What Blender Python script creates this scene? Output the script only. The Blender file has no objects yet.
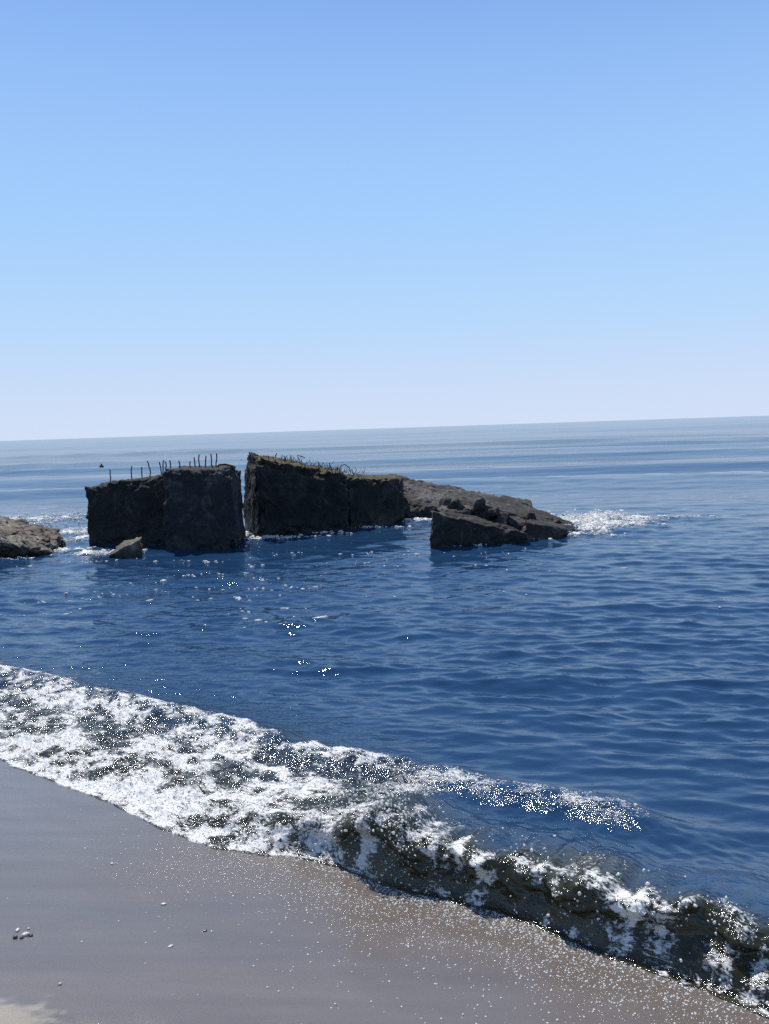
import bpy, math, random
import numpy as np
from mathutils import Vector, Matrix

random.seed(7)
rng = np.random.default_rng(11)
scene = bpy.context.scene
col = scene.collection

# ------------------------------------------------------------------ camera
FPX, W, H = 850.0, 769, 1024
CAM = np.array([0.0, 0.0, 2.0])
roll = math.atan(25.5 / 769)
pitch = math.atan(83.8 / FPX * math.cos(roll))
FW = np.array([0, math.cos(pitch), -math.sin(pitch)])
R0 = np.array([1.0, 0, 0]); U0 = np.cross(R0, FW)
RT = R0 * math.cos(roll) - U0 * math.sin(roll)
UP = U0 * math.cos(roll) + R0 * math.sin(roll)
cd = bpy.data.cameras.new('camera'); cam = bpy.data.objects.new('camera', cd); col.objects.link(cam)
cd.sensor_fit = 'VERTICAL'; cd.sensor_height = 36.0; cd.lens = 36.0 * FPX / H
cd.clip_start = 0.05; cd.clip_end = 30000
cam.matrix_world = Matrix(((RT[0], UP[0], -FW[0], CAM[0]), (RT[1], UP[1], -FW[1], CAM[1]),
                           (RT[2], UP[2], -FW[2], CAM[2]), (0, 0, 0, 1)))
scene.camera = cam

# ------------------------------------------------------------------ sky, sun, exposure
SUN_AZ, SUN_EL = math.radians(-22), math.radians(60)      # azimuth from +Y, positive towards +X
world = bpy.data.worlds.new('World'); scene.world = world; world.use_nodes = True
nt = world.node_tree; nt.nodes.clear()
sky = nt.nodes.new('ShaderNodeTexSky'); sky.sky_type = 'NISHITA'; sky.sun_disc = False
sky.sun_elevation = SUN_EL; sky.sun_rotation = SUN_AZ
sky.altitude = 0; sky.air_density = 1.0; sky.dust_density = 0.0; sky.ozone_density = 7.0
bg = nt.nodes.new('ShaderNodeBackground'); bg.inputs['Strength'].default_value = 0.145
wo = nt.nodes.new('ShaderNodeOutputWorld')
tcw = nt.nodes.new('ShaderNodeTexCoord'); sxw = nt.nodes.new('ShaderNodeSeparateXYZ'); nt.links.new(tcw.outputs['Generated'], sxw.inputs[0])
hz = nt.nodes.new('ShaderNodeMapRange'); hz.interpolation_type = 'SMOOTHSTEP'           # pale sea haze low over the horizon, the same all round
hz.inputs['From Min'].default_value = math.sin(math.radians(34)); hz.inputs['From Max'].default_value = math.sin(math.radians(16))
hz.inputs['To Min'].default_value = 0.0; hz.inputs['To Max'].default_value = 1.0
nt.links.new(sxw.outputs[2], hz.inputs['Value'])
hr = nt.nodes.new('ShaderNodeValToRGB'); nt.links.new(sxw.outputs[2], hr.inputs[0])
_st = [(0.0, (.640, .742, .925)), (.04, (.605, .725, .932)), (.122, (.475, .690, .965)), (.242, (.366, .612, .975)), (.454, (.262, .470, .885)), (.60, (.215, .400, .80))]
while len(hr.color_ramp.elements) < len(_st): hr.color_ramp.elements.new(.5)
for e_, (p_, c_) in zip(hr.color_ramp.elements, _st): e_.position = p_; e_.color = (*c_, 1)
hs = nt.nodes.new('ShaderNodeVectorMath'); hs.operation = 'SCALE'; hs.inputs['Scale'].default_value = 1 / .145; nt.links.new(hr.outputs[0], hs.inputs[0])
hm = nt.nodes.new('ShaderNodeMix'); hm.data_type = 'RGBA'; nt.links.new(hs.outputs[0], hm.inputs[7])
nt.links.new(hz.outputs[0], hm.inputs[0]); nt.links.new(sky.outputs[0], hm.inputs[6])
nt.links.new(hm.outputs[2], bg.inputs[0]); nt.links.new(bg.outputs[0], wo.inputs[0])
sd = bpy.data.lights.new('sun', 'SUN'); sd.energy = 5.0; sd.angle = math.radians(0.53); sd.color = (1.0, 0.94, 0.85)
sun = bpy.data.objects.new('sun', sd); col.objects.link(sun)
sv = Vector((math.sin(SUN_AZ) * math.cos(SUN_EL), math.cos(SUN_AZ) * math.cos(SUN_EL), math.sin(SUN_EL)))
sun.rotation_euler = sv.to_track_quat('Z', 'Y').to_euler(); sun.location = (0, 0, 30)
vs = scene.view_settings
vs.view_transform = 'Standard'; vs.look = 'None'; vs.exposure = 0.0; vs.gamma = 1.0; vs.use_curve_mapping = False
scene.cycles.use_denoising = False
scene.cycles.max_bounces = 6; scene.cycles.transparent_max_bounces = 8

# ------------------------------------------------------------------ helpers
def ray(x, y): return FW * FPX + RT * (x - 384.5) - UP * (y - 512)
def G(x, y, z=0.0):                      # where the line of sight meets a level plane
    d = ray(x, y); return CAM + d * ((z - CAM[2]) / d[2])
def P(x, y, Y):                          # where it meets the plane y = Y
    d = ray(x, y); return CAM + d * (Y / d[1])

_perm = rng.permutation(256); _perm = np.concatenate([_perm, _perm, _perm])
_grad = rng.normal(size=(256, 3)); _grad /= np.linalg.norm(_grad, axis=1)[:, None]
def perlin(p):
    p = np.asarray(p, float); i = np.floor(p).astype(int); f = p - i; i &= 255
    u = f * f * f * (f * (f * 6 - 15) + 10)
    out = 0
    for dx in (0, 1):
        wx = u[..., 0] if dx else 1 - u[..., 0]
        for dy in (0, 1):
            wy = u[..., 1] if dy else 1 - u[..., 1]
            for dz in (0, 1):
                wz = u[..., 2] if dz else 1 - u[..., 2]
                h = _perm[_perm[_perm[(i[..., 0] + dx) & 255] + ((i[..., 1] + dy) & 255)] + ((i[..., 2] + dz) & 255)]
                g = _grad[h]
                out = out + wx * wy * wz * (g[..., 0] * (f[..., 0] - dx) + g[..., 1] * (f[..., 1] - dy) + g[..., 2] * (f[..., 2] - dz))
    return out * 1.6
def fbm(p, octv=4, lac=2.03, gain=.5):
    a, s, o = 1.0, 0, 0
    p = np.asarray(p, float).copy()
    for k in range(octv):
        o = o + a * perlin(p + 17.3 * k); s += a; a *= gain; p = p * lac
    return o / s * 1.3
def sstep(a, b, x):
    t = np.clip((x - a) / (b - a), 0, 1); return t * t * (3 - 2 * t)
def xy0(x, y, z=0.0): return np.stack([x, y, np.full_like(x, z)], -1)

def mesh_np(name, verts, faces, mat, smooth=True, attrs=None, parent=None):
    me = bpy.data.meshes.new(name)
    verts = np.asarray(verts, np.float32); faces = np.asarray(faces, np.int32)
    k = faces.shape[1]
    me.vertices.add(len(verts)); me.vertices.foreach_set('co', verts.ravel())
    me.loops.add(faces.size); me.loops.foreach_set('vertex_index', faces.ravel())
    me.polygons.add(len(faces)); me.polygons.foreach_set('loop_start', np.arange(0, faces.size, k, dtype=np.int32))
    if smooth: me.polygons.foreach_set('use_smooth', np.ones(len(faces), bool))
    for an, av in (attrs or {}).items():
        a = me.attributes.new(an, 'FLOAT', 'POINT'); a.data.foreach_set('value', np.asarray(av, np.float32).ravel())
    me.update(calc_edges=True); me.validate()
    if mat: me.materials.append(mat)
    o = bpy.data.objects.new(name, me); col.objects.link(o); o.parent = parent
    return o
def grid_faces(n, m):
    a = (np.arange(n - 1)[:, None] * m + np.arange(m - 1)[None, :]).ravel()
    return np.stack([a, a + 1, a + m + 1, a + m], 1)
def tag(o, label=None, cat=None, group=None, kind=None):
    if label: o['label'] = label
    if cat: o['category'] = cat
    if group: o['group'] = group
    if kind: o['kind'] = kind
    return o
def empty(name, loc):
    o = bpy.data.objects.new(name, None); col.objects.link(o); o.location = loc; o.empty_display_size = .2
    return o

# ------------------------------------------------------------------ materials
def new_mat(name):
    m = bpy.data.materials.new(name); m.use_nodes = True; m.node_tree.nodes.clear()
    return m, m.node_tree
class N:
    def __init__(s, tree): s.t = tree
    def n(s, typ, **kw):
        nd = s.t.nodes.new('ShaderNode' + typ)
        for k, v in kw.items(): setattr(nd, k, v)
        return nd
    def l(s, a, b): s.t.links.new(a, b)
    def val(s, sock, v):
        if hasattr(v, 'is_linked') or isinstance(v, bpy.types.NodeSocket): s.l(v, sock)
        else: sock.default_value = v
    def math(s, op, a, b=0.0, c=None, clamp=False):
        nd = s.n('Math', operation=op, use_clamp=clamp); s.val(nd.inputs[0], a); s.val(nd.inputs[1], b)
        if c is not None: s.val(nd.inputs[2], c)
        return nd.outputs[0]
    def noise(s, scale, detail=3, rough=.5, vec=None, stretch=None, rot=None, dist=0.0):
        if vec is None: vec = s.pos()
        if stretch or rot:
            mp = s.n('Mapping'); s.l(vec, mp.inputs[0])
            if rot: mp.inputs['Rotation'].default_value = rot
            if stretch: mp.inputs['Scale'].default_value = stretch
            vec = mp.outputs[0]
        nd = s.n('TexNoise'); nd.inputs['Scale'].default_value = scale; nd.inputs['Detail'].default_value = detail
        nd.inputs['Roughness'].default_value = rough; nd.inputs['Distortion'].default_value = dist
        s.l(vec, nd.inputs['Vector']); return nd.outputs['Fac']
    def pos(s):
        if not hasattr(s, '_p'): s._p = s.n('NewGeometry')
        return s._p.outputs['Position']
    def attr(s, name): return s.n('Attribute', attribute_name=name).outputs['Fac']
    def ramp(s, fac, stops, interp='LINEAR'):
        nd = s.n('ValToRGB'); s.val(nd.inputs[0], fac); cr = nd.color_ramp; cr.interpolation = interp
        while len(cr.elements) < len(stops): cr.elements.new(.5)
        for e, (p, c) in zip(cr.elements, stops):
            e.position = p; e.color = (c, c, c, 1) if not hasattr(c, '__len__') else (*c, 1)
        return nd.outputs[0]
    def mixc(s, f, a, b, blend='MIX'):
        nd = s.n('Mix', data_type='RGBA', blend_type=blend); s.val(nd.inputs[0], f)
        for sk, v in ((nd.inputs[6], a), (nd.inputs[7], b)):
            if isinstance(v, bpy.types.NodeSocket): s.l(v, sk)
            else: sk.default_value = (*v, 1)
        return nd.outputs[2]
    def mixs(s, f, a, b):
        nd = s.n('MixShader'); s.val(nd.inputs[0], f); s.l(a, nd.inputs[1]); s.l(b, nd.inputs[2]); return nd.outputs[0]
    def bump(s, h, dist, strength=1.0, normal=None):
        nd = s.n('Bump'); nd.inputs['Strength'].default_value = strength; nd.inputs['Distance'].default_value = dist
        s.l(h, nd.inputs['Height'])
        if normal: s.l(normal, nd.inputs['Normal'])
        return nd.outputs[0]
    def out(s, sh):
        o = s.n('OutputMaterial'); s.l(sh, o.inputs[0])
    def principled(s, colr, rough=.5, normal=None, spec=.5, **kw):
        p = s.n('BsdfPrincipled'); s.val(p.inputs['Roughness'], rough); p.inputs['Specular IOR Level'].default_value = spec
        if isinstance(colr, bpy.types.NodeSocket): s.l(colr, p.inputs['Base Color'])
        else: p.inputs['Base Color'].default_value = (*colr, 1)
        if normal: s.l(normal, p.inputs['Normal'])
        for k, v in kw.items(): s.val(p.inputs[k.replace('_', ' ')], v)
        return p.outputs[0]

def water_material(name, near):
    m, t = new_mat(name); k = N(t)
    depth = k.attr('depth')
    # capillary ripples on top of the modelled waves
    r1 = k.noise(5.0, 3, .5, stretch=(.45, 1.1, 1), rot=(0, 0, .12), dist=.3)
    r2 = k.noise(.9, 3, .5, stretch=(.30, 1.0, 1), rot=(0, 0, -.08))
    r3 = k.noise(17.0, 3, .55, stretch=(.6, 1.0, 1), dist=.3)
    if not near:
        b = k.bump(k.noise(.11, 4, .55, stretch=(.30, 1.0, 1), rot=(0, 0, -.03)), 1.2, .18)
        b = k.bump(r2, .06, .4, b)
    else:
        b = k.bump(r2, .10, .4)
    b = k.bump(r1, .012, .6, b)
    b = k.bump(r3, .016, .7, b)
    k.l(k.math('ADD', .15, k.math('MULTIPLY', k.attr('ruffle'), .85), clamp=True), b.node.inputs['Strength'])     # cat's-paws ruffle the water in patches
    if not near: b = k.bump(k.noise(55.0, 2, .5, stretch=(.7, 1, 1)), .0008, .7, b)
    if near:
        b = k.bump(k.noise(52.0, 3, .6), .010, .9, b)
        k.l(k.math('ADD', .10, k.math('MULTIPLY', k.attr('foam'), 1.8), clamp=True), b.node.inputs['Strength'])
    # body of the water: clear at the edge, murky green-brown in the surf, navy offshore
    opac = k.math('SUBTRACT', 1.0, k.math('POWER', 2.718, k.math('MULTIPLY', depth, -14.0)), clamp=True)
    murk = k.attr('silt')
    bodyc = k.mixc(murk, (.013, .045, .108), (.030, .029, .011))
    dif = k.n('BsdfDiffuse'); k.l(bodyc, dif.inputs[0]); k.l(b, dif.inputs['Normal'])
    tr = k.n('BsdfTransparent'); tr.inputs[0].default_value = (.62, .66, .55, 1)
    body = k.mixs(opac, tr.outputs[0], dif.outputs[0])
    gl = k.n('BsdfGlossy', distribution='BECKMANN'); k.val(gl.inputs['Roughness'], .09 if near else k.attr('chop')); k.l(b, gl.inputs['Normal'])
    fr = k.n('Fresnel'); fr.inputs['IOR'].default_value = 1.55; k.l(b, fr.inputs['Normal'])
    wsh = k.mixs(fr.outputs[0], body, gl.outputs[0])
    # foam lace
    foam = k.attr('foam')
    vr = k.n('VectorRotate', rotation_type='Z_AXIS'); k.l(k.pos(), vr.inputs['Vector']); vr.inputs['Angle'].default_value = .598
    n1 = k.noise(17.0, 6, .66, vec=vr.outputs[0], stretch=(.5, 1.2, 1), dist=1.2)
    n2 = k.noise(95.0, 3, .65, vec=vr.outputs[0], stretch=(.7, 1.1, 1), dist=.5)
    n4 = k.noise(13.0, 4, .6, vec=vr.outputs[0], stretch=(.6, 1.1, 1), dist=1.8)
    web = k.math('SUBTRACT', 1.0, k.math('MULTIPLY', k.math('ABSOLUTE', k.math('SUBTRACT', n4, .5)), 11.0), clamp=True)
    th = k.math('ADD', k.math('MULTIPLY', n1, .54), k.math('MULTIPLY', n2, .46))
    th = k.math('ADD', th, k.math('MULTIPLY', web, .13))
    fac = k.math('MULTIPLY', k.math('SUBTRACT', k.math('ADD', foam, th), 1.0), 7.0, clamp=True)
    fb = k.bump(th, .007, .9)
    fs = k.principled((.90, .90, .88), .45, fb, .4)
    tl = k.n('BsdfTranslucent'); tl.inputs[0].default_value = (.75, .76, .74, 1)
    fsh = k.mixs(.25, fs, tl.outputs[0])
    k.out(k.mixs(fac, wsh, fsh))
    return m
M_SEA = water_material('sea_water', False)
M_SURF = water_material('surf_water', True)

def foam_glint_material():
    m, t = new_mat('foam_and_glints'); k = N(t)
    fs = k.principled((.88, .89, .88), .25, None, .5)
    tl = k.n('BsdfTranslucent'); tl.inputs[0].default_value = (.92, .92, .90, 1)
    k.out(k.mixs(.45, fs, tl.outputs[0])); return m
M_FOAM_GLINT = foam_glint_material()  # shared by real foam and the white flecks standing in for glints

def sand_material():
    m, t = new_mat('wet_sand'); k = N(t)
    dry = k.attr('dry'); film = k.attr('film')
    broad = k.noise(1.6, 4, .6, stretch=(.5, 1.6, 1), rot=(0, 0, .25))
    streak = k.noise(6.0, 4, .55, stretch=(.18, 1.5, 1), rot=(0, 0, .12))
    grain = k.noise(420.0, 2, .7)
    wet = k.ramp(broad, [(.3, (.118, .099, .090)), (.7, (.152, .128, .116))])
    wet = k.mixc(.5, wet, k.ramp(streak, [(.35, (.088, .078, .073)), (.65, (.158, .138, .127))]))
    dryc = k.ramp(grain, [(.3, (.26, .225, .17)), (.7, (.42, .37, .29))])
    wet = k.mixc(film, k.mixc(.55, wet, (.125, .092, .070)), wet)          # iron-brown grit by the waterline
    c = k.mixc(dry, wet, dryc)
    c = k.mixc(.38, c, k.ramp(grain, [(.3, (.05, .045, .04)), (.7, (.19, .17, .15))]))
    b = k.bump(streak, .006, .08)
    b = k.bump(grain, .0015, .35, b)
    grit = k.bump(k.noise(150.0, 2, .5), .0045, 1.0)
    cn = k.n('Mix', data_type='VECTOR'); k.l(film, cn.inputs[0]); k.l(grit, cn.inputs[4]); k.l(b, cn.inputs[5])
    rough = k.math('ADD', k.math('MULTIPLY', dry, .5), k.math('ADD', .25, k.math('MULTIPLY', broad, .02)))
    k.out(k.principled(c, rough, b, .5, Coat_Weight=k.math('ADD', k.math('MULTIPLY', film, .2), .4), Coat_Roughness=.11, Coat_IOR=1.33, Coat_Normal=cn.outputs[1])); return m
M_SAND = sand_material()

def concrete_material(name, c0, c1, c2, stain_z=.45, moss=0.0, pale=.25):
    m, t = new_mat(name); k = N(t)
    tc = k.n('TexCoord').outputs['Object']
    n1 = k.noise(2.2, 5, .65, tc); n2 = k.noise(11.0, 5, .7, tc); n3 = k.noise(60.0, 3, .7, tc)
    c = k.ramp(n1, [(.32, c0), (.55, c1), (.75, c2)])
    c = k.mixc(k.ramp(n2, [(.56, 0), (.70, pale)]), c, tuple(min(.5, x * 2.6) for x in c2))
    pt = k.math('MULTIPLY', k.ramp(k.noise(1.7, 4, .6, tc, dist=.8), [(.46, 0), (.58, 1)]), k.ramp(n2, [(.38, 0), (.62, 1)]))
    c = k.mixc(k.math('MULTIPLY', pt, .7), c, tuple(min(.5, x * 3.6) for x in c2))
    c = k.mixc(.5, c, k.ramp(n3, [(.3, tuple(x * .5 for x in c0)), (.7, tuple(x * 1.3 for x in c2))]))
    sep = k.n('SeparateXYZ'); k.l(k.pos(), sep.inputs[0])
    tide = k.math('ADD', sep.outputs[2], k.math('MULTIPLY', k.math('SUBTRACT', n1, .5), .35))
    wet = k.math('SUBTRACT', 1.0, k.math('DIVIDE', tide, stain_z), clamp=True)     # algae band above the waterline
    c = k.mixc(k.math('MULTIPLY', wet, .9), c, (.010, .012, .009))
    if moss:
        gn = k.n('NewGeometry'); sn = k.n('SeparateXYZ'); k.l(gn.outputs['Normal'], sn.inputs[0])
        up = k.ramp(k.math('ADD', sn.outputs[2], k.math('MULTIPLY', k.math('SUBTRACT', n2, .5), .9)), [(.62, 0), (.85, moss)])
        c = k.mixc(up, c, k.ramp(n3, [(.35, (.022, .020, .008)), (.7, (.15, .115, .05))]))
    b = k.bump(n2, .04, .45); b = k.bump(n3, .010, .45, b)
    rough = k.math('SUBTRACT', .85, k.math('MULTIPLY', wet, .45))
    k.out(k.principled(c, rough, b, .3)); return m
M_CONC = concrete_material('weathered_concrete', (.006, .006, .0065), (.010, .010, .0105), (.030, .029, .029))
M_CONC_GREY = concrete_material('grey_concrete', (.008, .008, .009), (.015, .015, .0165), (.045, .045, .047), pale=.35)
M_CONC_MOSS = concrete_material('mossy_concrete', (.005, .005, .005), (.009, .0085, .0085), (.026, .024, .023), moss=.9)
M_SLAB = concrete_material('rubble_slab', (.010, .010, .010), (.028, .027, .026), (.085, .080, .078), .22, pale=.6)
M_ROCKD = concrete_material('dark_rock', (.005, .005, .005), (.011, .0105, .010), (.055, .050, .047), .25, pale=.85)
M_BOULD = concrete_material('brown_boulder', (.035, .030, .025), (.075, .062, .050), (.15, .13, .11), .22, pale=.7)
def rust():
    m, t = new_mat('rusty_steel'); k = N(t); tc = k.n('TexCoord').outputs['Object']
    n = k.noise(30.0, 4, .6, tc)
    k.out(k.principled(k.ramp(n, [(.35, (.020, .010, .007)), (.7, (.075, .032, .015))]), .8, k.bump(n, .01, .5), .3)); return m
M_RUST = rust()
def simple(name, c0, c1, scale, rough):
    m, t = new_mat(name); k = N(t); tc = k.n('TexCoord').outputs['Object']
    n = k.noise(scale, 4, .6, tc)
    k.out(k.principled(k.ramp(n, [(.35, c0), (.7, c1)]), rough, k.bump(n, .003, .5), .5)); return m
M_PEB_PALE = simple('pale_pebble', (.35, .33, .31), (.62, .60, .57), 120, .28)
M_PEB_DARK = simple('dark_pebble', (.03, .03, .032), (.08, .075, .07), 140, .25)
M_WEED = simple('dry_weed', (.022, .018, .008), (.09, .065, .03), 20, .8)
M_FLOAT = simple('dark_float', (.012, .012, .016), (.03, .03, .035), 6, .5)

# ------------------------------------------------------------------ shore frame: s along the waterline (to the right), t out to sea
SU = np.array([.8265, -.5630]); SN = np.array([.5630, .8265]); SO = np.array([0.0, 3.53])
_fr = [(0, 760), (60, 785), (110, 805), (160, 830), (215, 850), (300, 858), (340, 868), (400, 890), (450, 900), (500, 912),
       (540, 925), (600, 955), (650, 975), (700, 990), (769, 1015)]
_fw = np.array([G(*q)[:2] for q in _fr]) - SO
_fs, _ft = _fw @ SU, _fw @ SN
def st(x, y):
    dx, dy = x - SO[0], y - SO[1]
    s = dx * SU[0] + dy * SU[1]; t = dx * SN[0] + dy * SN[1]
    w = .03 * perlin(np.stack([s * 2.3, s * 0 + 3.1, s * 0], -1)) + .018 * perlin(np.stack([s * 8, s * 0 + 7.1, s * 0], -1))
    return s, t - np.interp(s, _fs, _ft) - w
def st_inv(s, t):
    w = .03 * perlin(np.stack([s * 2.3, s * 0 + 3.1, s * 0], -1)) + .018 * perlin(np.stack([s * 8, s * 0 + 7.1, s * 0], -1))
    tt = t + np.interp(s, _fs, _ft) + w
    return SO[0] + s * SU[0] + tt * SN[0], SO[1] + s * SU[1] + tt * SN[1]

def sand_z(x, y):
    dx, dy = x - SO[0], y - SO[1]
    s = dx * SU[0] + dy * SU[1]; t = dx * SN[0] + dy * SN[1]
    z = np.where(t < 0, -t * .075, -t * .13)
    z = np.maximum(z, -2.2)
    z = z + .010 * fbm(np.stack([s * .9, t * 2.2, s * 0], -1), 3) * sstep(.3, -.3, t)
    z = z + .0013 * perlin(np.stack([x * 1.6, y * 9, s * 0 + 4], -1)) * sstep(.2, -.4, t)
    z = z + .035 * sstep(.34, 0, np.hypot((x + 1.36) / 1.0, (y - 2.50) / .8))     # small dry hump by the frame's corner
    return z

# wave spectrum
_nc = 140
_lam = np.exp(rng.uniform(math.log(.09), math.log(2.6), _nc))
_dir = math.radians(-100) + rng.normal(0, .42, _nc)                 # travelling towards the beach
_amp = _lam / (2 * math.pi) * (1 + .25 * rng.normal(size=_nc)) * np.interp(_lam, [.09, .20, .5, 1.1, 2.6], [.024, .028, .018, .008, .005])
_ph = rng.uniform(0, 6.283, _nc)
_sw = [(7.5, -97, .080, 1.0), (5.2, -93, .030, 2.2), (12.0, -99, .09, 4.0)]       # longer swell farther out
_far = [(l, math.radians(-93 + random.gauss(0, 9)), .006 * l / 6.283, random.uniform(0, 6.28)) for l in (6, 8, 11, 14, 19, 25, 33, 45, 60, 85, 120, 160)]
def waves(x, y, res):
    z = np.zeros_like(x); ox = np.zeros_like(x); oy = np.zeros_like(x)
    gust = (1 + .40 * fbm(np.stack([x * .10, y * .22, x * 0], -1), 2)) * (1 - .20 * sstep(9, 22, y) - .40 * sstep(22, 60, y))
    for lam, d, a, ph in zip(_lam, _dir, _amp, _ph):
        kx, ky = math.cos(d) * 6.2832 / lam, math.sin(d) * 6.2832 / lam
        w = np.clip((lam / res - 2.2) / 2.5, 0, 1) * a * gust
        arg = kx * x + ky * y + ph
        z += w * np.sin(arg); c = w * np.cos(arg) * .9
        ox += c * math.cos(d); oy += c * math.sin(d)
    far = sstep(14, 34, y) * (1 + .5 * perlin(np.stack([x * .035, y * .03, x * 0 + 9], -1)))
    for lam, d, a, ph in _far:
        kx, ky = math.cos(d) * 6.2832 / lam, math.sin(d) * 6.2832 / lam
        w = np.clip((lam / res - 1.6) / 1.2, 0, 1) * a * sstep(25, 90, y)
        z += w * np.sin(kx * x + ky * y + ph + 2 * perlin(np.stack([x * .01, y * .004, x * 0 + lam], -1)))
    for lam, d, a, ph in _sw:
        d = math.radians(d); kx, ky = math.cos(d) * 6.2832 / lam, math.sin(d) * 6.2832 / lam
        bend = 1.2 * perlin(np.stack([x * .03, y * .03, x * 0 + lam], -1))
        w = np.clip((lam / res - 2.2) / 2.5, 0, 1) * a * far
        arg = kx * x + ky * y + ph + bend * 2
        z += w * np.sin(arg); c = w * np.cos(arg) * .9
        ox += c * math.cos(d); oy += c * math.sin(d)
    return z, ox, oy

_hcS = [-6, -3.2, -2.2, -1.3, -.8, -.45, -.15, .05, .35, .7, 1.1, 1.6, 2.5, 4]
_hcH = [.05, .06, .07, .09, .11, .16, .26, .20, .175, .19, .20, .21, .2, .18]
def bore(s, t):
    """breaking wave: height and shoreward lean"""
    hc = np.interp(s, _hcS, _hcH) * (1 + .32 * perlin(np.stack([s * 3.1, s * 0, s * 0 + 2], -1)) + .22 * perlin(np.stack([s * 8, s * 0, s * 0 + 5], -1)))
    lft = sstep(-.3, -1.3, s)
    pk = .20 + .16 * lft + .05 * perlin(np.stack([s * 2.2, s * 0 + 6, s * 0], -1)) + .16 * sstep(.8, 1.5, s)
    front = sstep(0, 1, np.clip(t / pk, 0, 1)) ** .75
    back = .30 + .5 * lft
    tail = np.exp(-np.maximum(t - pk, 0) ** 2 / (2 * back ** 2))
    z = hc * np.where(t < pk, front, tail * .9 + .1 * np.exp(-np.maximum(t - pk, 0)))
    z2 = (.085 + .02 * perlin(np.stack([s * 4, s * 0 + 1, s * 0], -1))) * np.exp(-((t - 1.02) / .17) ** 2) * sstep(1.3, .5, s)
    lean = hc * .55 * sstep(.45, 1, z / np.maximum(hc, 1e-3)) * np.where(t < pk * 1.8, 1, 0) * (1 - lft) * (t > 0)
    return (z + z2) * sstep(3.2, 1.6, t), lean
def foam_density(s, t):
    n = fbm(np.stack([s * 2.6, t * 4.2, s * 0], -1), 4); n2 = fbm(np.stack([s * 9, t * 12, s * 0 + 3], -1), 3)
    left = sstep(.1, -1.1, s)
    back = np.interp(s, [-6, -3, -1.6, -.4, .3, .75, .9], [1.35, 1.25, 1.15, 1.1, 1.12, .98, .4]) + .12 * n
    inside = sstep(0, .12, back - t) * sstep(-.06, .02, t)
    d_left = (.475 + .32 * n + .28 * n2 + .16 * sstep(.45, .0, t)) * inside
    band2 = np.exp(-((t - 1.0) / .16) ** 2) * sstep(.95, .6, s) * np.clip(.44 + .25 * n + .35 * n2, 0, .56)
    streak = fbm(np.stack([s * 15, t * 4.5, s * 0 + 9], -1), 3)
    crest = np.exp(-((t - .20) / .28) ** 2) * np.clip(.45 + .34 * n + .30 * streak + .18 * n2, 0, .66)
    toe = np.exp(-((t - .02) / .05) ** 2) * .55
    mid = sstep(.0, -.5, s) * inside * (.45 + .3 * n)
    plume = np.exp(-((t - .13) / .14) ** 2) * (.66 * np.exp(-((s + .20) / .09) ** 2) + .50 * np.exp(-((s - .17) / .08) ** 2)) * (1 + .5 * streak)
    crest = np.maximum(crest, plume)
    d_right = np.maximum(np.maximum(band2, crest), np.maximum(toe * (.6 + n2), mid)) 
    d = d_left * left + d_right * (1 - left)
    d = np.where(t < .22, np.minimum(d, .72 - .20 * sstep(-1.3, -.6, s) + .2 * streak), d)
    return np.clip(d, 0, .66 + .10 * left)

# rocks: where white water gathers, far left also in place of sun glitter (x, y, rx, ry, strength)
ROCKFOAM_GLITTER = [(-5.9, 15.0, .9, .30, .8), (-6.9, 14.15, 1.1, .25, .7), (-4.9, 14.5, .8, .35, .75), (-2.0, 15.75, .95, .22, .75), (-1.1, 16.2, .7, .25, .5),
            (.85, 18.0, .55, .30, .9), (3.6, 16.3, .8, 1.4, 1.2), (4.5, 17.0, 1.0, 1.4, .85), (-2.62, 17.6, .28, 2.0, .75), (1.4, 13.85, .9, .12, .5),
            (2.5, 14.3, .7, .15, .6), (-6.6, 18.0, 1.2, .9, .62), (-9, 21, 2.5, 2.2, .50), (-6, 16.6, .6, .5, .6), (3.3, 15.1, .4, .35, .8), (5.9, 17, .9, .5, .42),
            (-.1, 16.9, .7, .3, .45)]
def rock_foam_glitter(x, y):
    d = np.zeros_like(x)
    for (a, b, rx, ry, w) in ROCKFOAM_GLITTER:
        d = np.maximum(d, w * np.exp(-((x - a) / rx) ** 2 - ((y - b) / ry) ** 2))
    m = d > .02
    if m.any():
        n = fbm(np.stack([x[m] * 3.0, y[m] * 5.0, x[m] * 0], -1), 3)
        d[m] = np.clip(d[m] * (.85 + 1.0 * n), 0, 1)
    return d

# ------------------------------------------------------------------ beach (sand runs on under the water)
def build_sand():
    xs = np.concatenate([np.linspace(-40, -3.2, 40)[:-1], np.linspace(-3.2, 2.6, 420), np.linspace(2.6, 40, 40)[1:]])
    ys = np.concatenate([np.linspace(-25, 1.6, 40)[:-1], np.linspace(1.6, 7.0, 460), np.linspace(7.0, 60, 60)[1:]])
    X, Y = np.meshgrid(xs, ys); x, y = X.ravel(), Y.ravel()
    z = sand_z(x, y)
    q = np.hypot((x + 1.36) / 1.0, (y - 2.50) / .8) + .13 * fbm(np.stack([x * 16, y * 22, x * 0], -1), 4)
    _, t = st(x, y)
    film = sstep(-.15, -.75, t + .10 * fbm(np.stack([x * 1.5, y * 4, x * 0 + 3], -1), 3))
    s_, _ = st(x, y); film = np.maximum(film, sstep(-.7, -1.9, s_))
    dry = np.maximum(sstep(.30, .16, q), sstep(-3.0, -4.5, t))
    o = mesh_np('beach', np.stack([x, y, z], 1), grid_faces(len(ys), len(xs)), M_SAND, attrs={'dry': dry, 'film': film})
    tag(o, kind='structure')
build_sand()

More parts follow.
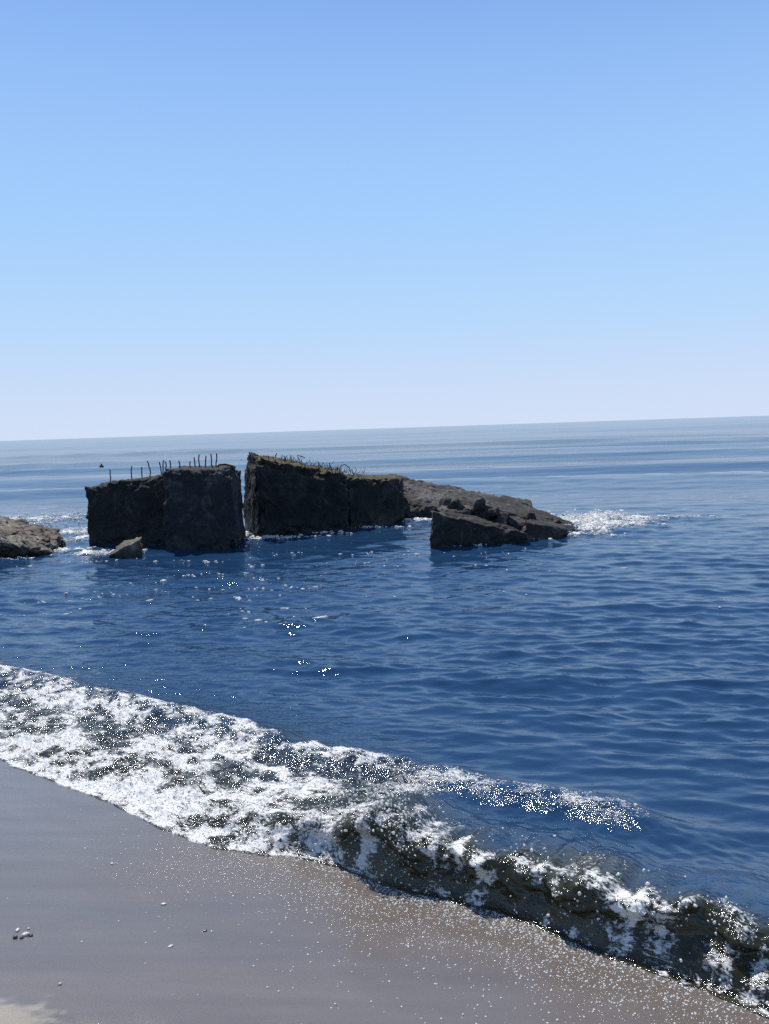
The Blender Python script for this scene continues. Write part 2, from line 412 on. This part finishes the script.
# ------------------------------------------------------------------ sea
TJ = 1.75                                       # the surf sheet hands over to the open sea here
def calm_f(t): return (.35 + .65 * sstep(.8, 3.0, t)) * sstep(.25, 1.2, t)
def ruffle(x, y):
    r_ = np.exp(-((x + 3.0) / 1.9) ** 2 - ((y - 11.8) / 2.6) ** 2) + .9 * np.exp(-((x + 3.2) / 2.0) ** 2 - ((y - 7.2) / 1.0) ** 2) + .8 * np.exp(-((x + 7) / 2.5) ** 2 - ((y - 18) / 3.5) ** 2)
    return np.clip(r_ * (.9 + .9 * fbm(np.stack([x * .9, y * 1.6, x * 0 + 2], -1), 2)), 0, 1)
def build_sea():
    na, nr = 820, 760
    az = np.linspace(math.radians(-44), math.radians(44), na)
    inv = np.linspace(1 / 3.3, 0, nr, endpoint=False)
    r = 1 / inv; r = np.concatenate([r, [4000, 9000, 20000]])
    nr = len(r); dr = np.gradient(r)
    A, Rr = np.meshgrid(az, r); x0 = (np.sin(A) * Rr).ravel(); y0 = (np.cos(A) * Rr).ravel()
    res = np.maximum(np.repeat(dr, na) * .55, np.repeat(r, na) * (az[1] - az[0]))
    z, ox, oy = waves(x0, y0, res)
    s, t = st(x0, y0)
    calm = calm_f(t)
    z *= calm; bz, _ = bore(s, t); z += bz
    x = x0 + ox * calm; y = y0 + oy * calm
    depth = np.clip(z - sand_z(x, y), 0, 3)
    foam = rock_foam_glitter(x, y)
    z = z + foam * .08 * (1 + fbm(np.stack([x * 6, y * 6, x * 0], -1), 3))
    f = grid_faces(nr, na)
    keep = (t[f] > TJ - .08).all(1)
    f = f[keep]; used = np.unique(f); mp = -np.ones(len(x), int); mp[used] = np.arange(len(used))
    V = np.stack([x, y, z], 1)[used]
    o = mesh_np('sea', V, mp[f], M_SEA, attrs={'depth': depth[used], 'foam': foam[used], 'silt': np.zeros(len(used)), 'ruffle': ruffle(x, y)[used], 'chop': (.05 + .15 * sstep(18, 140, y))[used]})
    tag(o, kind='structure')
build_sea()

def surf_point(s, t):
    """surf surface for arrays s, t -> position, foam density"""
    x, y = st_inv(s, t)
    z, ox, oy = waves(x, y, np.full_like(x, .02))
    amb = calm_f(t)
    bz, lean = bore(s, t)
    d = foam_density(s, t)
    lump = fbm(np.stack([s * 11, t * 15, s * 0], -1), 4)
    rid = 1 - np.abs(perlin(np.stack([s * 24, t * 30, s * 0 + 8], -1))) * 2
    zz = z * amb + bz + d * (.030 * lump + .010 * rid) * sstep(-.02, .15, t)
    chop = .007 * perlin(np.stack([s * 14, t * 16, s * 0 + 1], -1)) * sstep(0, .2, t) * sstep(1.6, .7, t)
    zz = zz + chop
    lean = lean * (1 + .5 * perlin(np.stack([s * 7, t * 3, s * 0], -1)))
    # rounded lobes where the face folds over
    lobe = np.clip(fbm(np.stack([s * 5.5, zz * 9, t * 4], -1), 3) + .15, 0, 1) * sstep(.03, .10, t) * sstep(.55, .25, t) * sstep(-.8, -.2, s)
    lean = lean + .080 * lobe
    zz = zz + .025 * lobe * sstep(.1, .25, t)
    x = x + ox * amb - SN[0] * lean; y = y + oy * amb - SN[1] * lean
    edge = sstep(.06, 0, t)
    sz = sand_z(x, y)
    zz = zz * (1 - edge) + (sz + .006 - .03 * sstep(0, -.03, t)) * edge
    zz = np.where(t > .05, np.maximum(zz, sz + .004), zz)
    return x, y, zz, d, sz
def build_surf():
    ss = np.linspace(-7.6, 3.8, 1150)
    tt = np.concatenate([np.linspace(-.05, .6, 130)[:-1], np.linspace(.6, TJ, 130)])
    S, T = np.meshgrid(ss, tt); s, t = S.ravel(), T.ravel()
    x, y, z, d, sz = surf_point(s, t)
    z = z - .012 * sstep(TJ - .02, TJ, t)
    depth = np.clip(z - sz, 0, 3)
    o = mesh_np('surf', np.stack([x, y, z], 1), grid_faces(len(tt), len(ss)), M_SURF, attrs={'depth': depth, 'foam': d, 'ruffle': np.maximum(ruffle(x, y), .9 * sstep(-.2, -1.2, s)), 'silt': sstep(.46 + 1.1 * sstep(.2, -.8, s), .26, t + .12 * fbm(np.stack([s * 2, t * 3, s * 0 + 4], -1), 3))})
    tag(o, kind='structure')
build_surf()

# ------------------------------------------------------------------ foam: uncountable bubbles, with white flecks standing in for sun glints
_ico_v = None
def ico():
    g = (1 + 5 ** .5) / 2
    v = np.array([(-1, g, 0), (1, g, 0), (-1, -g, 0), (1, -g, 0), (0, -1, g), (0, 1, g), (0, -1, -g), (0, 1, -g), (g, 0, -1), (g, 0, 1), (-g, 0, -1), (-g, 0, 1)], float)
    v /= np.linalg.norm(v[0])
    f = np.array([(0, 11, 5), (0, 5, 1), (0, 1, 7), (0, 7, 10), (0, 10, 11), (1, 5, 9), (5, 11, 4), (11, 10, 2), (10, 7, 6), (7, 1, 8),
                  (3, 9, 4), (3, 4, 2), (3, 2, 6), (3, 6, 8), (3, 8, 9), (4, 9, 5), (2, 4, 11), (6, 2, 10), (8, 6, 7), (9, 8, 1)])
    return v, f
IV, IF = ico()
def blobs(name, pos, rad, flat, mat, label, stretch=None):
    n = len(pos)
    a = rng.uniform(0, 6.283, n); c, s_ = np.cos(a), np.sin(a)
    v = IV[None] * (1 + .28 * rng.normal(size=(n, 12, 1)))
    v = v * rad[:, None, None]
    if stretch is not None: v[:, :, 0] *= stretch[:, None]
    v[:, :, 2] *= flat[:, None]
    vx = v[:, :, 0] * c[:, None] - v[:, :, 1] * s_[:, None]; vy = v[:, :, 0] * s_[:, None] + v[:, :, 1] * c[:, None]
    V = np.stack([vx, vy, v[:, :, 2]], -1) + pos[:, None, :]
    Fc = (IF[None] + (np.arange(n) * 12)[:, None, None]).reshape(-1, 3)
    o = mesh_np(name, V.reshape(-1, 3), Fc, mat)
    return tag(o, label, 'foam', kind='stuff')

def scatter_surf(n):
    s = rng.uniform(-5.4, 2.6, n); t = rng.uniform(-.01, 1.4, n)
    x, y, z, d, sz = surf_point(s, t)
    keep = rng.uniform(0, 1, n) < np.clip((d - .20) * 1.3, 0, 1) * np.where((s > -.5) & (t < .75), np.clip(2.6 * fbm(np.stack([s * 12, t * 14, s * 0 + 6], -1), 3), 0, 1) * np.where(t < .3, .45, 1), np.where(s > -.6, 2.2, .6))  # thicker on the second crest, where blobs stand in for sun sparkle
    return np.stack([x, y, z], 1)[keep], s[keep], t[keep], d[keep]
p, s, t, d = scatter_surf(150000)
rad = np.exp(rng.normal(math.log(.0023), .40, len(p)))
p[:, 2] += rad * .3
blobs('wave_foam_sparkle', p, np.clip(rad, .002, .0065), rng.uniform(.35, .9, len(p)), M_FOAM_GLINT, 'white bubbling foam, partly standing in for sun sparkle, along the breaking wave at the sand', rng.uniform(1, 1.8, len(p)))
# spray thrown up over the crest
n = 1500
s = np.concatenate([rng.normal(-.15, .13, 700), rng.uniform(-.5, 2.2, 800)]); t = rng.normal(.16, .09, n)
x, y, z, d, sz = surf_point(s, np.maximum(t, .02))
hgt = rng.exponential(.022, n) * np.where(np.abs(s + .15) < .3, 1.7, .8)
blobs('spray', np.stack([x + rng.normal(0, .012, n), y + rng.normal(0, .012, n), z + hgt], 1), np.clip(np.exp(rng.normal(math.log(.0032), .4, n)), .0015, .008),
      rng.uniform(.7, 1.2, n), M_FOAM_GLINT, 'fine spray drops thrown up over the small breaking crest')
# white flecks standing in for sun glints on the wet sand
n = 5000
s = np.concatenate([rng.normal(.45, .75, 4700), rng.uniform(-2.6, 1.8, 300)]); t = -np.where(rng.uniform(0, 1, n) < .85, rng.exponential(.15, n), rng.exponential(.30, n)) - .005
k_ = (s > -2.2) & (s < 2.4) & (t > -1.1) & (rng.uniform(0, 1, n) < np.clip(.25 + .9 * sstep(-2.0, -.3, s) + 2.4 * fbm(np.stack([s * 4, t * 7, s * 0], -1), 4), 0, 1))
s, t = s[k_], t[k_]; x, y = st_inv(s, t)
rad = np.minimum(np.exp(rng.normal(math.log(.0027), .40, len(s))), .0043)
blobs('sand_glint_flecks', np.stack([x, y, sand_z(x, y) + rad * .3], 1), rad, rng.uniform(.4, .9, len(s)), M_FOAM_GLINT, 'bright white flecks standing in for sun glints on the wet sand below the wave')
# white water round the wreckage; far left it stands in for sun glitter
n = 130000
x = rng.uniform(-11, 7.5, n); y = rng.uniform(13.4, 24, n)
d = rock_foam_glitter(x, y)
k_ = rng.uniform(0, 1, n) < np.clip((d - .22) * .9, 0, 1)
x, y, d = x[k_], y[k_], d[k_]
z, ox, oy = waves(x, y, np.full_like(x, .12))
rad = np.exp(rng.normal(math.log(.018), .45, len(x)))
hop = np.clip(d - .45, 0, 1) * rng.exponential(.07, len(x)) * (np.abs(x - 3.7) < 1.2)
blobs('rock_foam_glitter', np.stack([x, y, z + .02 + .05 * d + np.minimum(hop, .2)], 1), np.clip(rad, .008, .06), rng.uniform(.3, .8, len(x)), M_FOAM_GLINT, 'white water breaking round the concrete wreckage, standing in for sun glitter at far left', rng.uniform(1, 2, len(x)))
# white blobs modelled in place of sun glints, between wreckage and beach
n = 1500
cx = rng.uniform(-6.5, 3.5, 60); cy = rng.uniform(8.5, 14, 60); w_ = np.exp(-((cx + 3.2) / 2.6) ** 2) + .12
ci = rng.choice(60, n, p=w_ / w_.sum())
x = cx[ci] + rng.normal(0, .35, n); y = cy[ci] + rng.normal(0, .10, n)
k_ = rng.uniform(0, 1, n) < .20; x, y = x[k_], y[k_]
z, ox, oy = waves(x, y, np.full_like(x, .08))
rad = np.exp(rng.normal(math.log(.012), .4, len(x)))
blobs('water_glint_blobs', np.stack([x + ox, y + oy, z + .006], 1), rad, rng.uniform(.3, .7, len(x)), M_FOAM_GLINT, 'loose white blobs in place of sun glints on the calm water', rng.uniform(1, 2.2, len(x)))

# ------------------------------------------------------------------ concrete wreckage
def hexa(name, c8, mat, n=(40, 40, 40), rough=.03, chip=.10, seed=0, parent=None, fine=.020, strata=0.0, origin=None, smooth=False, bulge=0.0):
    """a weathered lump grown from eight corners: base fl fr br bl, then top fl fr br bl"""
    c8 = np.asarray(c8, float)
    org = np.zeros(3) if origin is None else np.asarray(origin, float)
    allv, allf, off = [], [], 0
    def face(ax, side):
        o1, o2 = [a for a in range(3) if a != ax]
        g1, g2 = np.meshgrid(np.linspace(0, 1, n[o1]), np.linspace(0, 1, n[o2]), indexing='ij')
        q = np.zeros((g1.size, 3)); q[:, ax] = side; q[:, o1] = g1.ravel(); q[:, o2] = g2.ravel()
        f = grid_faces(n[o1], n[o2])
        if (side == 1) != (ax == 1): f = f[:, ::-1]
        return q, f[:, ::-1] 
    for ax in range(3):
        for sd_ in (0, 1):
            q, f = face(ax, sd_); allv.append(q); allf.append(f + off); off += len(q)
    q = np.concatenate(allv); f = np.concatenate(allf)
    u, v, w = q.T
    def bil(a, b, c, d): return (a[None] * ((1 - u) * (1 - v))[:, None] + b[None] * (u * (1 - v))[:, None] + c[None] * (u * v)[:, None] + d[None] * ((1 - u) * v)[:, None])
    p = bil(*c8[:4]) * (1 - w)[:, None] + bil(*c8[4:]) * w[:, None]
    ctr = p.mean(0)
    qa = np.sort(np.abs(q * 2 - 1), axis=1)
    e = sstep(.72, 1, qa[:, 1]); e3 = sstep(.6, 1, qa[:, 0])
    sh = seed * 7.31
    big = fbm(p * 1.9 + sh, 3)
    cut = np.clip(.35 + 1.1 * fbm(p * 3.3 + sh + 5, 4), 0, 1.3)
    dirc = ctr - p; dirc /= np.linalg.norm(dirc, axis=1)[:, None]
    p2 = p + dirc * ((e * cut * chip) + e3 * cut * chip * .8)[:, None]
    vec = np.stack([fbm(p * 2.7 + sh + 11 * k, 4) for k in range(3)], 1)
    vec2 = np.stack([fbm(p * 13 + sh + 31 * k, 3) for k in range(3)], 1)
    if bulge: p2 = p2 - dirc * (bulge * (1 - qa[:, 2] * 0 - qa[:, 1]) * 1.0)[:, None]
    p2 = p2 + vec * rough + vec2 * fine
    if strata:
        up = c8[4:].mean(0) - c8[:4].mean(0); hh = np.linalg.norm(up)
        lay = np.sin(w * 19 + 2.5 * big) * strata
        p2 = p2 + dirc * (np.where(lay > 0, lay, 0) * (qa[:, 2] > .99))[:, None]
    key = np.round(q * 1e5).astype(np.int64); key = key[:, 0] * 10 ** 12 + key[:, 1] * 10 ** 6 + key[:, 2]
    _, first, invs = np.unique(key, return_index=True, return_inverse=True)
    o = mesh_np(name, p2[first] - org, invs.ravel()[f], mat, smooth=smooth, parent=parent)
    if parent is None: o.location = org
    return o
def back(p, d, dx=0.0): return np.asarray(p) + np.array([dx, d, 0])
def down(p, d=.6): return np.array([p[0], p[1], -d])

def bar(name, pts, r, mat, parent, org):
    """round bar along a bent line"""
    pts = [np.asarray(q, float) for q in pts]; k = 7; V, F_ = [], []
    for i, q in enumerate(pts):
        dvec = Vector(pts[min(i + 1, len(pts) - 1)] - pts[max(i - 1, 0)]).normalized()
        a = dvec.orthogonal().normalized(); b = dvec.cross(a)
        for j in range(k):
            th = 6.283 * j / k; V.append(q + np.array(a * math.cos(th) + b * math.sin(th)) * r * (1 + .12 * math.sin(5.1 * i + j)) - org)
    for i in range(len(pts) - 1):
        for j in range(k): F_.append((i * k + j, i * k + (j + 1) % k, (i + 1) * k + (j + 1) % k, (i + 1) * k + j))
    V.append(pts[0] - org); V.append(pts[-1] - org); e0, e1 = len(V) - 2, len(V) - 1; b0 = (len(pts) - 1) * k
    me = bpy.data.meshes.new(name)
    F2 = [tuple(x) for x in F_] + [(e0, (j + 1) % k, j) for j in range(k)] + [(e1, b0 + j, b0 + (j + 1) % k) for j in range(k)]
    me.from_pydata([tuple(v) for v in V], [], F2); me.materials.append(mat)
    o = bpy.data.objects.new(name, me); col.objects.link(o); o.parent = parent; return o
def rebar(px, Y, parent, org, r=.011, ext=.12):
    pts = [P(a, b, Y) for a, b in px]
    base = pts[0] - (pts[1] - pts[0]) / np.linalg.norm(pts[1] - pts[0]) * ext
    # a slight random kink halfway up each bar
    out = [base, pts[0]]
    for a, b in zip(pts[:-1], pts[1:]):
        for f in (.33, .66): out.append(a + (b - a) * f + np.array([random.uniform(-.012, .012), random.uniform(-.02, .02), 0]))
        out.append(b)
    return bar('rebar', out, r, M_RUST, parent, org)

# --- left wall stump, set back
o1 = G(124, 547); o1[2] = 0
wall = empty('concrete_wall_stump', o1)
fl, fr = G(89, 546), G(178, 546)
tl, tr = P(83, 487, fl[1] + .02), P(178, 474, fr[1] + .02)
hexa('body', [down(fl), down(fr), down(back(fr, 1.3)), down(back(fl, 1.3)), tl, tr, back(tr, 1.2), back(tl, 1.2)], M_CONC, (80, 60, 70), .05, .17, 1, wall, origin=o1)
for px in ([(110.6, 486), (110.6, 477), (110, 469.5)], [(132, 482), (131.8, 466)], [(142, 481), (141.7, 467)], [(150.6, 480), (149.6, 468), (147.4, 461)],
           [(162, 477), (159.2, 462)]):
    rebar(px, fl[1] + .35, wall, o1)
tag(wall, 'lower dark concrete stump with few bent rods, left of the squarer rod-topped block', 'concrete block', 'broken concrete wreckage in the sea')

# --- square block in front with the row of rods
o2 = G(201, 551); o2[2] = 0
blk = empty('concrete_block', o2)
fl, fr = G(164, 551), G(236, 549)
tl, tr = P(161, 471, fl[1] + .03), P(231, 468, fr[1] + .05)
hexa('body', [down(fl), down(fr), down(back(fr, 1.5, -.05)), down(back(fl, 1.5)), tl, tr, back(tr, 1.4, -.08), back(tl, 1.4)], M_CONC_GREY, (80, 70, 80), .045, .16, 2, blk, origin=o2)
for px in ([(163, 474), (163.6, 460)], [(166.6, 473), (165.4, 461.5)], [(170.7, 472), (169.8, 460.3)], [(179.6, 472), (178.8, 460.7)], [(190.8, 472), (190, 461.5)],
           [(195, 471), (194, 457.3)], [(199.8, 470), (199, 454.4)], [(206.1, 470), (206, 455.8)], [(212.7, 469), (210.8, 453.8)], [(216.6, 469), (216.5, 453.4)]):
    rebar(px, fl[1] + .5, blk, o2)
rebar([(217, 468), (219, 465), (226, 464.2), (232.5, 466), (234, 470)], fl[1] + .4, blk, o2, .016)
rebar([(158, 497), (153.5, 491), (155.5, 485), (162, 480)], fl[1] - .10, blk, o2, .016, .02)
tag(blk, 'square dark concrete block topped by a dense row of upright rusty rods', 'concrete block', 'broken concrete wreckage in the sea')

# --- long broken block in the middle
o3 = G(320, 534); o3[2] = 0
lng = empty('concrete_bunker_fragment', o3)
fl, fr, bl = G(257, 540), G(358, 530), G(238, 530)
br = fr + (bl - fl) * 1.0
tfl, tfr, tbl = P(256, 458, fl[1] + .12), P(362, 478, fr[1] + .15), P(247, 452, bl[1] - .1)
tbr = tfr + (tbl - tfl) * 1.0; tbr[2] = tfr[2] + .04
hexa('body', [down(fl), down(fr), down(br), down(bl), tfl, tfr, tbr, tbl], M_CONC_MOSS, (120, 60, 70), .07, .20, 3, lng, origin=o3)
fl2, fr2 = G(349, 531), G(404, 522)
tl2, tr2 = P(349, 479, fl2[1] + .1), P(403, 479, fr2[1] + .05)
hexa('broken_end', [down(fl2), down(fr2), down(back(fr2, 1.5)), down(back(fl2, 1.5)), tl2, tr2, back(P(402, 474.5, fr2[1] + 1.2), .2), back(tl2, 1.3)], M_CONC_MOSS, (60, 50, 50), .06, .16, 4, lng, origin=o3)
for px, Y in (([(331, 468), (329.5, 463)], 16.6), ([(340, 470), (341, 466), (345, 464.5), (349, 467)], 17.0), ([(300, 463), (297.5, 455), (305, 458)], 17.1), ([(275, 459), (277, 453)], 17.3),
              ([(319, 467), (318, 461.5)], 17.0), ([(286, 461), (284, 456)], 17.0)):
    rebar(px, Y, lng, o3, .009)
# dry weed along the top edge
def weed(n, a, b, spread, hmax, parent, org, name='weed'):
    V, F_ = [], []
    for i in range(n):
        f = random.uniform(.13, 1); q = a + (b - a) * f + np.array([random.gauss(0, spread), random.gauss(0, spread * 1.6), random.uniform(-.04, .03)])
        h = random.uniform(.2, 1) ** 2 * hmax + .015; ang = random.uniform(0, 6.28); w = random.uniform(.004, .010)
        lx, ly = random.gauss(0, .6) * h, random.gauss(0, .6) * h
        dx, dy = math.cos(ang) * w, math.sin(ang) * w; k = len(V)
        V += [q + (-dx, -dy, 0) - org, q + (dx, dy, 0) - org, q + (lx * .5 + dx * .6, ly * .5 + dy * .6, h * .6) - org, q + (lx * .5 - dx * .6, ly * .5 - dy * .6, h * .6) - org, q + (lx, ly, h) - org]
        F_ += [(k, k + 1, k + 2), (k, k + 2, k + 3), (k + 3, k + 2, k + 4)]
    o = mesh_np(name, np.array(V), np.array(F_), M_WEED, smooth=False, parent=parent); o['kind'] = 'stuff'; return o
weed(900, (tfl + tbl) / 2 + (0, 0, -.03), (tfr + tbr) / 2 + (0, 0, -.03), .22, .13, lng, o3)
tag(lng, 'longest dark broken block with weed on its sloping top, mid-frame', 'concrete block', 'broken concrete wreckage in the sea')

# --- grey sloping rubble slab behind
o4 = G(430, 518); o4[2] = 0
a, b = G(398, 519), G(500, 517)
sl = hexa('concrete_slab', [down(a), down(b), down(back(b, 2.6)), down(back(a, 2.6)), P(398, 505, a[1] + .1), P(500, 509, b[1] + .1), P(497, 496, 20.6), P(392, 473, 20.2)],
          M_SLAB, (100, 80, 40), .045, .10, 5, None, .03, origin=o4)
tag(sl, 'grey rough slab sloping up behind the low dark rock', 'concrete slab', 'broken concrete wreckage in the sea')

# --- low dark rock with tilted slabs
o5 = G(495, 545); o5[2] = 0
rk = empty('broken_rock', o5)
a, b = G(428, 549), G(532, 543)
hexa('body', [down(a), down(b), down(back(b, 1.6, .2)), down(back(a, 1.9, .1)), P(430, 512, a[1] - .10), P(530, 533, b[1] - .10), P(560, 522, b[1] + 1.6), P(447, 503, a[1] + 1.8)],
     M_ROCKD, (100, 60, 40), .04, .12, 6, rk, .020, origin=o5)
def plate(name, c4, th, mat, seed, nn=(70, 36, 12), rough=.025, chip=.05):
    c4 = [np.asarray(q) for q in c4]; lo = [q - np.array([0, 0, th]) for q in c4]
    return hexa(name, lo + c4, mat, nn, rough, chip, seed, rk, .015, origin=o5)
plate('slab', [P(482, 504, 14.75), P(572, 531, 15.0), P(590, 528, 15.7), P(498, 495.5, 15.8)], .26, M_ROCKD, 7)
plate('slab', [P(497, 503, 15.5), P(534, 509, 15.7), P(531, 500, 16.4), P(500, 495, 16.3)], .16, M_ROCKD, 8)
plate('slab', [P(474, 511, 14.6), P(524, 525, 14.5), P(532, 516, 15.1), P(486, 502, 15.2)], .34, M_ROCKD, 9)
plate('slab', [P(525, 522, 14.2), P(568, 530, 14.75), P(574, 525, 15.5), P(531, 518, 15.1)], .42, M_ROCKD, 10, (40, 24, 12))
plate('slab', [P(438, 510.5, 14.2), P(470, 512, 14.4), P(476, 502, 15.3), P(446, 502, 15.3)], .25, M_SLAB, 12, (40, 30, 14), .05, .08)
def fragment(cx, cy, Y, r, parent, org, mat, seed):
    g = np.random.default_rng(seed); c = P(cx, cy, Y); ax = np.linalg.qr(g.normal(size=(3, 3)))[0]
    sc = r * g.uniform([.9, .6, .35], [1.6, 1.1, .7])
    q = [np.array(v) * sc * g.uniform(.65, 1.1, 3) for v in ((-1, -1, -1), (1, -1, -1), (1, 1, -1), (-1, 1, -1), (-1, -1, 1), (1, -1, 1), (1, 1, 1), (-1, 1, 1))]
    if np.linalg.det(ax) < 0: ax[:, 0] *= -1
    hexa('fragment', [c + ax @ v for v in q], mat, (10, 10, 8), .03, .05, seed, parent, .02, origin=org)
for i, (cx, cy, Y, r) in enumerate([(446, 506, 15.0, .17), (457, 508, 14.6, .14), (468, 507, 15.0, .14), (479, 509, 14.6, .13), (490, 514, 14.5, .15), (503, 520, 14.4, .12), (514, 524, 14.4, .12),
                                    (524, 508, 15.9, .10), (438, 513, 14.3, .10), (545, 522, 15.3, .12), (558, 524, 15.3, .11), (531, 519, 15.0, .12)]):
    fragment(cx, cy, Y, r, rk, o5, M_ROCKD if i % 3 else M_SLAB, 50 + i)
tag(rk, 'low black rock with tilted layered slabs, waves splashing at its right tip', 'rock', 'broken concrete wreckage in the sea')

# --- brown boulder cut by the frame and the little pointed rock
o6 = G(-20, 556); o6[2] = 0
bd = hexa('boulder', [down(G(-95, 549)), down(G(48, 551)), down(G(72, 546)), down(G(-95, 538)), P(-95, 519, 13.3), P(52, 552, 14.5), P(62, 531, 16.2), P(-90, 490, 16.6)],
          M_BOULD, (110, 80, 40), .10, .13, 13, None, .04, origin=o6)
tag(bd, 'brown-topped boulder at the left edge of the frame', 'boulder')
o7 = G(127, 556); o7[2] = 0
fr_ = hexa('pointed_rock', [down(G(116, 556)), down(G(141, 556)), down(G(146, 551)), down(G(100, 551)), P(108, 555, 14.0), P(140, 540, 14.05), P(141, 536.5, 14.9), P(122, 541, 14.9)],
           M_BOULD, (40, 40, 30), .03, .05, 14, None, .012, origin=o7)
tag(fr_, 'small pointed rock with pale sunlit slope before the rod-topped blocks', 'rock')

# ------------------------------------------------------------------ float far out
fp = G(101.5, 466)
def lathe(name, prof, k, mat, parent=None):
    V = [(r * math.cos(6.283 * j / k), r * math.sin(6.283 * j / k), z) for r, z in prof for j in range(k)]
    F_ = [(i * k + j, i * k + (j + 1) % k, (i + 1) * k + (j + 1) % k, (i + 1) * k + j) for i in range(len(prof) - 1) for j in range(k)]
    return mesh_np(name, np.array(V), np.array(F_), mat, parent=parent)
fz, _, _ = waves(np.array([fp[0]]), np.array([fp[1]]), np.array([.9]))
fb = empty('float', (fp[0], fp[1], float(fz[0])))
lathe('ball', [(.001, -.16), (.09, -.13), (.15, -.04), (.16, .03), (.14, .11), (.08, .17), (.05, .19)], 16, M_FLOAT, fb)
lathe('neck', [(.05, .18), (.05, .24), (.035, .27), (.001, .28)], 12, M_FLOAT, fb)
tag(fb, 'tiny dark float on the far water above the lower stump', 'float')

# ------------------------------------------------------------------ pebbles on the wet sand
def pebble(px, py, r, mat, label, sx=1.3, sz=.7, group='pebbles on the wet sand'):
    g = G(px, py, .08)
    for _ in range(4): g = G(px, py, float(sand_z(np.array([g[0]]), np.array([g[1]]))[0]))
    n, m = 10, 16
    th = np.linspace(.02, math.pi - .02, n); ph = np.linspace(0, 2 * math.pi, m, endpoint=False)
    T_, P_ = np.meshgrid(th, ph, indexing='ij'); v = np.stack([np.sin(T_) * np.cos(P_) * sx, np.sin(T_) * np.sin(P_), np.cos(T_) * sz], -1).reshape(-1, 3)
    v *= (1 + .22 * fbm(v * 1.3 + px, 2))[:, None] * r
    a = (np.arange(n - 1)[:, None] * m + np.arange(m)[None]).ravel(); b = (np.arange(n - 1)[:, None] * m + (np.arange(m)[None] + 1) % m).ravel()
    o = mesh_np('pebble', v, np.stack([a, a + m, b + m, b], 1), mat)
    o.location = (g[0], g[1], g[2] + r * sz * .45); o.rotation_euler = (0, 0, px)
    return tag(o, label, 'pebble', group)
pebble(25.5, 935.5, .012, M_PEB_PALE, 'largest pale pebble of the little cluster on the sand at left', 1.4, .7)
pebble(15.3, 938, .0085, M_PEB_DARK, 'dark pebble at the left end of the pebble cluster', 1.1, .9)
pebble(17.5, 930.5, .008, M_PEB_PALE, 'small pale pebble at the top of the pebble cluster', 1.5, .7)
pebble(21.5, 938.5, .006, M_PEB_DARK, 'tiny dark pebble wedged beside the largest pale pebble', 1.3, .8)
pebble(31, 936, .007, M_PEB_DARK, 'dark pebble at the right end of the pebble cluster', 1.4, .7)
pebble(28.5, 929, .005, M_PEB_PALE, 'lone tiny pale pebble just above the cluster', 1.2, .7)
pebble(163.5, 904.5, .008, M_PEB_PALE, 'lone pale pebble on open sand below the white foam', 1.5, .6)
pebble(170.5, 946.5, .007, M_PEB_PALE, 'flat pale pebble alone at mid-left sand', 1.8, .5)
pebble(112, 864, .007, M_PEB_PALE, 'bright pebble nearest the foam edge at left', 1.5, .7)
pebble(60, 984.5, .006, M_PEB_PALE, 'small white pebble near the bottom left corner hump', 1.1, .8)
pebble(205, 931, .006, M_PEB_DARK, 'small dark pebble on bare sand right of the lone pale pebble', 1.5, .6)
